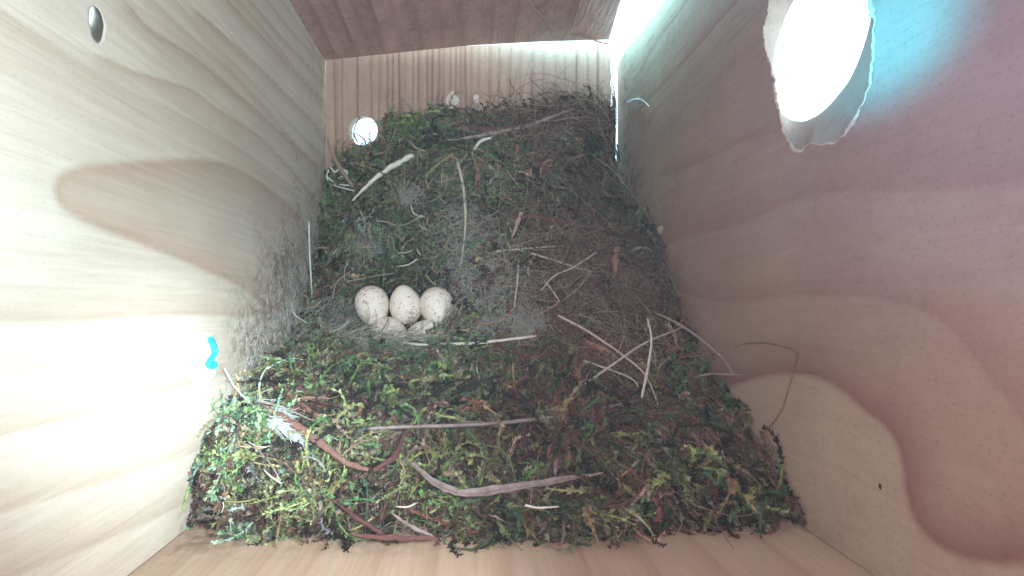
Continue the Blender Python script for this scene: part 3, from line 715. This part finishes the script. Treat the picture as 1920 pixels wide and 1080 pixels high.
strand('bark_strip', [(740,548),(765,545),(790,558)], 10, 'rust', 'rusty bark strip behind the middle egg', BK, 3.0, (.4, 1, .4), .4)
strand('bark_strip', [(499,713),(547,747),(599,784)], 13, 'rust', 'red brown bark strip slanting behind the downy feather', BK, 3.5, (.6, 1, .7), .45)
strand('bark_strip', [(547,750),(580,746),(618,747)], 8, 'rust', 'small level bark strip touching the slanting red brown one', BK, 3.6, (.6, 1, .7), .45)
strand('bark_strip', [(484,757),(533,785),(592,828),(640,862),(690,884)], 22, 'rust', 'thick rusty bark strip in the front left beside the downy feather', BK, 4.5, (.5, .9, 1, .8, .5), .5, n=36)
strand('bark_strip', [(700,884),(735,860),(748,838),(762,808)], 13, 'maroon', 'wine red twig rising from the end of the thick rusty strip', BK, 4.0, (.8, 1, .7, .5), .6)
strand('bark_strip', [(770,866),(800,892),(835,915),(877,924),(951,915),(1040,900),(1130,886)], 17, 'mauve', 'thick grey bark strip curving along the front of the nest', BK, 5.0, (.5, .8, 1, 1.1, 1, .8, .35), .5, n=44)
strand('bark_strip', [(621,936),(673,973),(715,1000)], 12, 'maroon', 'dark bark strip sinking into the moss at the front left', BK, 3.8, (.5, 1, .8), .5)
strand('bark_strip', [(655,1002),(729,1010),(818,1008)], 13, 'maroon', 'dark bark strip against the near board', BK, 3.4, (.4, 1, .8), .5)
strand('bark_strip', [(733,962),(775,990),(812,1004)], 9, 'mauve', 'small grey bark strip above the dark one at the near board', BK, 4.0, (.4, 1, .6), .5)
strand('pink_stem', [(614,258),(622,285),(640,318),(662,350)], 10, 'pink', 'pinkish stem leaning on the left board below the drain hole', ST, 3.2, (.4, .8, 1, .7))

# stalks that reach out over the right board
strand('stalk', [(1200,575),(1246,594),(1295,622),(1352,669),(1376,704)], 6, 'grey', 'grey stalk reaching from the nest onto the right board', 'stalk', depth=[160,152,143,128,122], taper=(.7, 1, .9, .6))
strand('stalk', [(1289,669),(1311,667),(1333,662)], 4, 'grey', 'tiny grey stalk left of the thin brown loop', 'stalk', depth=[145,137,130])
strand('stalk', [(1280,714),(1325,702),(1360,702),(1390,703)], 7, 'grey', 'short grey stalk under the grey stalk reaching onto the right board', 'stalk', depth=[142,134,127,121])
lp = [(1363,658),(1390,647),(1428,643),(1466,649),(1494,662),(1490,688),(1477,734),(1462,776),(1425,822)]
strand('looping_rootlet', lp, 4, 'rust', 'thin brown rootlet looping out in front of the right board', 'rootlet', depth=[min(F * 64.5 / (x - CX), 121) - (0 if i in (0,) else 1.5 * i if i < 5 else 2) for i, (x, y) in enumerate(lp)], n=50, taper=(.7, 1, 1, 1))
strand('grass_stem', [(1119,1061),(1182,1039),(1234,1030)], 5, 'straw', 'pale stem lying along the near board at the bottom right', ST, depth=[98,99,100])
strand('grass_stem', [(1234,1024),(1312,1017),(1404,1034)], 4, 'tan', 'faint tan stem arching along the near board', ST, depth=[99.5,98.5,95])
strand('grass_stem', [(1249,1047),(1330,1017),(1404,987),(1458,964)], 4.5, 'tan', 'tan stem running up to the right corner of the nest', ST, depth=[97.5,100,104,107])
strand('grass_stem', [(1464,964),(1480,980),(1498,998)], 8, 'pink', 'short pink stem in the front right corner of the box', ST, depth=[106.5,103,100])
strand('hair', [(1175,192),(1190,186),(1204,188),(1218,200)], 3.5, 'web', 'pale hair stuck on the right board beside the slit of daylight', 'hair', depth=[F*65/(1175-CX),F*65/(1190-CX),F*65/(1204-CX),F*65/(1218-CX)])
for pts, w in (([(1140,205),(1148,232),(1143,262)], 4), ([(1143,262),(1156,285),(1157,318)], 5), ([(1146,240),(1152,236),(1154,228)], 6), ([(1136,290),(1146,312),(1154,330)], 6), ([(1157,270),(1161,300),(1152,325)], 4), ([(1148,330),(1162,318),(1178,330)], 4)):
    o = strand('dark_rootlet', pts, w, 'black', None, None, depth=[226] * 3, parent=NEST); 
# two dark rootlets hanging over the drain hole, and marks on the boards
strand('dark_rootlet', [(676,218),(666,236),(664,252),(672,268)], 3, 'black', 'dark curved rootlet crossing the drain hole, the longer one', 'rootlet', depth=[226,225,225,224], taper=(.6, 1, 1))
strand('dark_rootlet', [(666,250),(678,257),(685,266),(684,274)], 3, 'black', 'dark rootlet at the lower right of the drain hole', 'rootlet', depth=[225,224,224,223], taper=(.6, 1, 1))
def blob(name, c, rx, ry, h, axis, mat, label, cat, parent=None):
    na, nr = 20, 5; P = []
    for i in range(nr):
        t = i / (nr - 1)
        for j in range(na):
            a = 2 * math.pi * j / na; k = 1 + .35 * float(noise3(np.array([c[0] + 3 * math.cos(a), c[1] + 3 * math.sin(a), c[2]]), .5))
            u, w, z = rx * t * k * math.cos(a), ry * t * k * math.sin(a), h * math.sqrt(max(0, 1 - t * t))
            P.append((u, w, -z) if axis == 'z' else (-z, w, u))
    i = np.arange(nr - 1)[:, None]; j = np.arange(na)[None]
    q = np.stack([i * na + j, (i + 1) * na + j, (i + 1) * na + (j + 1) % na, i * na + (j + 1) % na], -1).reshape(-1, 4)
    if axis != 'z': q = q[:, ::-1]
    P = np.array(P); P[:, 2] *= -1; o = make_mesh(name, P * MM, q, mat); o.location = S(np.array(c, float))
    if parent: adopt(o, parent)
    if label: tag(o, label, cat)
    return o
M_chalk = stem_mat('chalky_dropping', (0.62, 0.55, 0.52), (0.42, 0.33, 0.3))
blob('dropping', ip(847, 188, 229.95), 2.6, 3.8, .25, 'z', M_chalk, 'pale chalky smear on the floor board, left and larger of two', 'dropping')
blob('dropping', ip(893, 186, 229.95), 1.3, 2.2, .35, 'z', M_chalk, 'small pale chalky spot on the floor board, right of the larger smear', 'dropping')
blob('knot_speck', ip(1650, 912, F * 65.98 / (1650 - CX)), .28, .45, .12, 'x', MATS['black'], 'tiny dark speck low on the right board', 'speck')
blob('splinter', ip(1237, 432, F * 65.9 / (1237 - CX)), 3.0, 1.5, .5, 'x', M_lip, 'pale splinter on the right board at the edge of the nest', 'splinter')
o = strand('bark_crack', [(1189,82),(1188,104),(1181,128)], 5, 'black', None, None, depth=[F * 65.9 / (x - CX) for x in (1189, 1188, 1181)], parent=rb, taper=(.3, 1, .3), flat=.3)
# corner cobwebs
WB = 'cobweb'
strand('cobweb_strand', [(420,690),(440,725),(465,752),(490,773)], 3, 'web', 'white cobweb thread from the silk plug on the left board', WB, depth=[130,132,134,136], n=20)
strand('cobweb_strand', [(503,684),(490,706),(484,735),(482,762)], 8, 'web', 'broad white cobweb strand hanging above the downy feather', WB, depth=[154,148,143,138], taper=(.8, 1, .9, .4), flat=.3)
strand('cobweb_strand', [(500,692),(520,680),(548,672),(580,677)], 3, 'web', 'fine cobweb thread running right into the moss', WB, depth=[152,156,160,164])
strand('cobweb_strand', [(579,415),(580,470),(583,520),(585,556)], 5, 'web', 'pale cobweb strip in the corner of the left board above the eggs', WB, depth=[204,203,202,196], flat=.4)
strand('cobweb_strand', [(545,565),(553,590),(575,605)], 3.5, 'web', 'curved cobweb thread at the edge of the left board', WB, depth=[184,186,182])
# curly white rootlets by the left board
cr = empty('curled_rootlets', tuple(S(hit(636, 335, 1)))); tag(cr, 'knot of curly whitish rootlets against the left board', 'rootlets')
for pts in ([(618,312),(628,322),(640,314),(646,326),(632,334)], [(612,330),(630,344),(655,348)], [(622,345),(640,352),(665,358)], [(616,318),(614,334),(622,350)], [(640,316),(650,322),(648,334)]):
    strand('rootlet', pts, 4.5, 'web', None, None, 3.2, parent=cr, n=18)

# ------------------------------------------------------------------ scattered loose stems, parts of the nest
rg = np.random.default_rng(21)
cnt = 0
while cnt < 150:
    X, Y, D = [a[0] for a in scatter(1, rg)] if False else (rg.uniform(-62, 62), rg.uniform(-48, 80), 0)
    D = float(surf(X, Y)); px = CX + F * X / D; py = CY - F * Y / D
    if D > 228 or in_cup(np.array([X]), np.array([Y]), np.array([D]))[0] or not (385 < px < 1460): continue
    if abs(px - 760) < 150 and 525 < py < 650: continue
    a = rg.uniform(0, math.pi * 2); L = rg.uniform(18, 60) * (1.2 if py > 700 else .8); b = rg.normal(0, .5)
    pts = [(px, py), (px + L * .5 * math.cos(a), py + L * .5 * math.sin(a)), (px + L * .5 * math.cos(a) + L * .5 * math.cos(a + b), py + L * .5 * math.sin(a) + L * .5 * math.sin(a + b))]
    if any(x < 400 or x > 1430 or (x > 1180 and y < 460) or y < 230 for x, y in pts): continue
    m = rg.choice(['tan', 'maroon', 'olive', 'rust', 'straw', 'grey', 'maroon', 'tan'])
    strand('stem_piece', pts, rg.uniform(2.5, 5.5 if py < 650 else 7.5), m, None, None, rg.uniform(1, 2.6), parent=NEST, n=10, k=5); cnt += 1

# ------------------------------------------------------------------ downy feather, silk plug
ft = empty('downy_feather', tuple(S(hit(530, 790, 4)))); tag(ft, 'downy white feather beside the thick rusty bark strip', 'feather')
M_down = tint_mat('down', vary=.15)
rg = np.random.default_rng(4)
def feather_part(name, pix, n, spread, ln, rad, parent):
    base = smooth_line([hit(x, y, 7.0) for x, y in pix], 40); T = np.gradient(base, axis=0); T /= np.linalg.norm(T, axis=1, keepdims=True)
    Cs = []
    for k in range(n):
        i = rg.integers(0, 40); s = rg.normal(0, spread); side = np.cross(T[i], [0, 0, 1])
        dirv = T[i] * 1.0 + side * rg.normal(0, .13) + np.array([0, 0, rg.normal(0, .2)])
        t = np.linspace(0, 1, 8)[:, None]
        Cs.append(base[i] + side * s + dirv * t * ln * rg.uniform(.5, 1.2) + side * (t ** 2) * rg.normal(0, .8))
    Cs = np.array(Cs); v, q = tube_arrays(Cs, np.full((n, 8), rad) * np.linspace(1, .4, 8), 3)
    org = np.array(parent.location)
    cc = np.repeat(np.array([(.8, .86, .86), (.6, .66, .68), (.7, .7, .7)])[rg.integers(0, 3, n)], 24, 0)
    return make_mesh(name, v - org, q, M_down, parent, cols=cc)
feather_part('vane', [(482,762),(505,768),(532,778)], 150, .8, 5, .11, ft)
feather_part('vane', [(500,790),(530,800),(556,820)], 150, .7, 5, .11, ft)
strand('quill', [(478,752),(510,758),(550,772),(585,788)], 4, 'grey', None, None, 6.5, parent=ft)

# dusty fuzz and web fibres rubbed onto the left board over the nest edge
Cs = []; rgf = np.random.default_rng(77)
while len(Cs) < 1500:
    d = rgf.normal(172, 22); y = rgf.normal(2, 22); gap = float(surf(-64, max(-60, min(95, y)))) - d
    if not (-2 < gap < 45) or rgf.random() > math.exp(-gap / 16): continue
    a = rgf.normal(0, .7); t = np.cumsum(np.full(7, rgf.uniform(.35, 1.1))); an = a + np.cumsum(rgf.normal(0, .4, 7))
    Cs.append(np.stack([-65.9 + np.abs(rgf.normal(0, .5, 7)).cumsum() * .35, y + np.sin(an) * t, d + np.cos(an) * t], 1))
Cs = np.array(Cs); v, q = tube_arrays(Cs, np.full((len(Cs), 7), .06) * rgf.uniform(.6, 1.6, (len(Cs), 1)), 3)
o = make_mesh('wall_fuzz', v, q, tint_mat('dusty_fuzz', vary=.2), BOX, cols=np.repeat(np.array([(.55, .52, .47), (.35, .29, .24), (.7, .7, .68), (.24, .18, .14)])[rgf.integers(0, 4, len(Cs))], 21, 0)); put(o)
o['kind'] = 'stuff'; o['label'] = 'dusty web fibres on the left board above the nest edge'

# silk plug on the left board
d0 = F * 66 / (CX - 397); y0 = (CY - 672) * d0 / F
pl = empty('silk_plug', V(XL, y0, d0)); tag(pl, 'white silk plug with a turquoise streak stuck on the left board', 'silk plug')
M_silk = stem_mat('silk', (0.88, 0.88, 0.86), (0.7, 0.7, 0.68), rough=.8, amt=.3)
M_turq = stem_mat('turquoise_fleck', (0.03, 0.55, 0.72), (0.02, 0.28, 0.4), amt=.6)
nr, na = 14, 72; vv = [(0, 0, 0)]
R_, A_ = np.meshgrid(np.linspace(0.02, 1, nr), np.linspace(0, 2 * math.pi, na, endpoint=False), indexing='ij')
jag = 1 + .10 * fbm(np.stack([6 * np.cos(A_), 6 * np.sin(A_), A_ * 0], -1), .3)
dd = 7.0 * R_ * np.cos(A_) * jag; yy = 6.8 * R_ * np.sin(A_) * jag; hh = .5 * np.sqrt(np.clip(1 - R_ ** 2, 0, 1)) + .1 * noise3(np.stack([dd, yy, yy * 0], -1), .9) * (1 - R_)
Pp = np.stack([XL + hh - .05, y0 + yy, d0 - 4 + dd], -1).reshape(-1, 3)
i = np.arange(nr - 1)[:, None]; j = np.arange(na)[None]
q = np.stack([i * na + j, (i + 1) * na + j, (i + 1) * na + (j + 1) % na, i * na + (j + 1) % na], -1).reshape(-1, 4)
make_mesh('silk_pad', S(Pp) - np.array(pl.location), q, M_silk, pl)
strk = [(394,636),(399,645),(403,658),(399,668),(393,678),(390,683),(399,687),(403,680)]
c = smooth_line([ip(x, y, F * 64.9 / (CX - x)) for x, y in strk], 40)
v, q = tube_arrays(c[None], (0.75 + .4 * noise3(c, .9))[None], 7)
make_mesh('turquoise_streak', v - np.array(pl.location), q, M_turq, pl)

# ------------------------------------------------------------------ eggs
def egg_mat():
    m, nt, b = new_mat('speckled_shell')
    tc = N(nt, 'ShaderNodeTexCoord')
    oi = N(nt, 'ShaderNodeObjectInfo')
    ad = N(nt, 'ShaderNodeVectorMath', operation='ADD'); nt.links.new(tc.outputs['Object'], ad.inputs[0])
    sc_ = N(nt, 'ShaderNodeVectorMath', operation='SCALE'); nt.links.new(oi.outputs['Location'], sc_.inputs[0]); sc_.inputs['Scale'].default_value = 7.0
    nt.links.new(sc_.outputs[0], ad.inputs[1])
    def nz(s, d):
        n = N(nt, 'ShaderNodeTexNoise'); n.inputs['Scale'].default_value = s; n.inputs['Detail'].default_value = d; nt.links.new(ad.outputs[0], n.inputs['Vector']); return n.outputs[0]
    sx = N(nt, 'ShaderNodeSeparateXYZ'); nt.links.new(tc.outputs['Object'], sx.inputs[0])
    zone = ramp(nt, sx.outputs[2], -0.008, 0.004, 0.085, 0.0)     # more spots at the blunt end (local -z)
    def spots(s, d, t, soft):
        a = N(nt, 'ShaderNodeMath', operation='ADD'); nt.links.new(nz(s, d), a.inputs[0]); nt.links.new(zone, a.inputs[1])
        return ramp(nt, a.outputs[0], t, t + soft)
    c = mixc(nt, ramp(nt, nz(60, 2), .4, .7, 0, .25), (0.78, 0.71, 0.64), (0.72, 0.60, 0.53))
    c = mixc(nt, spots(780, 2, .61, .06), c, (0.62, 0.45, 0.40))
    c = mixc(nt, spots(1100, 2, .66, .04), c, (0.36, 0.19, 0.15))
    nt.links.new(c, b.inputs['Base Color']); b.inputs['Roughness'].default_value = .5; b.inputs['Specular IOR Level'].default_value = .3
    return m
M_egg = egg_mat()
def egg_mesh():
    nu, nv = 40, 28; v = []
    for i in range(nv + 1):
        t = math.pi * i / nv
        for j in range(nu):
            p = 2 * math.pi * j / nu; z = -math.cos(t); r = math.sin(t) * (1 - .16 * z)
            v.append((r * math.cos(p) * 6.35 * MM, r * math.sin(p) * 6.35 * MM, z * 7.9 * MM))
    i = np.arange(nv)[:, None]; j = np.arange(nu)[None]
    q = np.stack([i * nu + j, i * nu + (j + 1) % nu, (i + 1) * nu + (j + 1) % nu, (i + 1) * nu + j], -1).reshape(-1, 4)
    return np.array(v), q
ev, eq = egg_mesh()
EG = [(698, 574, 186, (1.25, .1, .2), .97, 'leftmost speckled egg, round and whole in view'),
      (760, 571, 187, (1.32, 0, 3.3), .93, 'middle egg of the back three, the palest and most upright'),
      (819, 575, 186, (.9, -.3, .4), .96, 'rightmost egg of the back three, with reddish speckles'),
      (731, 625, 183, (1.35, .2, 1.2), .88, 'front left egg, only its top showing under the hair'),
      (797, 629, 183, (1.3, -.2, 2.2), .88, 'front right egg, mostly covered by the lining')]
for k, (px, py, d, rot, s, lb_) in enumerate(EG):
    o = make_mesh('egg', ev, eq, M_egg) if k == 0 else bpy.data.objects['egg'].copy()
    if k: COL.objects.link(o)
    o.location = S(ip(px, py, d)); o.rotation_euler = rot; o.scale = (s, s, s)
    tag(o, lb_, 'egg', 'speckled eggs in the nest cup')

# hair over the front eggs
def cover(n, seed, pixf, d0, d1):
    rng = np.random.default_rng(seed); Cs = []
    for _ in range(n):
        x, y, a, L = pixf(rng); b = rng.normal(0, .8); t = np.linspace(0, 1, 9)
        ang = a + b * t; st = L / 8
        xs = x + np.cumsum(np.cos(ang)) * st - L / 2; ys = y + np.cumsum(np.sin(ang)) * st
        dd = rng.uniform(d0, d1) - 1.5 * np.sin(t * math.pi)
        Cs.append(np.stack([(xs - CX) * dd / F, (CY - ys) * dd / F, dd], 1))
    Cs = np.array(Cs); v, q = tube_arrays(Cs, np.full((n, 9), .07) * rng.uniform(.6, 1.7, (n, 1)), 3)
    cc = np.array([(.45, .44, .38), (.3, .3, .25), (.6, .6, .57), (.2, .2, .13), (.36, .28, .19)])[rng.integers(0, 5, n)]
    return v, [q], np.repeat(cc, 27, 0)
def near_rim(rng):
    x = rng.uniform(625, 900); t = (x - 760) / 130
    y = 640 - 17 * t * t + rng.normal() * 5 + rng.exponential(4) - 3; return x, y, rng.normal(0, .35), rng.uniform(30, 75)
o = big('cup_rim', [cover(420, 3, near_rim, 169, 176)], tint_mat('rim_hair', vary=.2)); o['label'] = 'matted hair and fine grass at the near rim of the cup'

# ------------------------------------------------------------------ thin volume added to stand in for veiling lens glare
hz = np.array([(x, y, z) for x in (-300, 300) for y in (-200, 300) for z in (-300, 60)], float)
hv = np.stack([hz[:, 0], hz[:, 1], -hz[:, 2]], 1) * MM; hv[:, 2] = np.where(hz[:, 2] > 0, 0.26, -0.2)
hf = np.array([[0, 1, 3, 2], [4, 6, 7, 5], [0, 4, 5, 1], [2, 3, 7, 6], [0, 2, 6, 4], [1, 5, 7, 3]])
hm = bpy.data.materials.new('haze'); hm.use_nodes = True; hm.node_tree.nodes.clear()
ho = hm.node_tree.nodes.new('ShaderNodeOutputMaterial'); hp = hm.node_tree.nodes.new('ShaderNodeVolumePrincipled')
hp.inputs['Color'].default_value = (0.86, 0.93, 1, 1); hp.inputs['Density'].default_value = HAZE; hm.node_tree.links.new(hp.outputs[0], ho.inputs['Volume'])
hb = make_mesh('haze', hv, hf, hm, smooth=False); hb['kind'] = 'stuff'; hb['label'] = 'faint haze added through the box in place of lens glare'

print('objects', len(bpy.data.objects), 'tris', sum(len(m.polygons) * 2 for m in bpy.data.meshes))
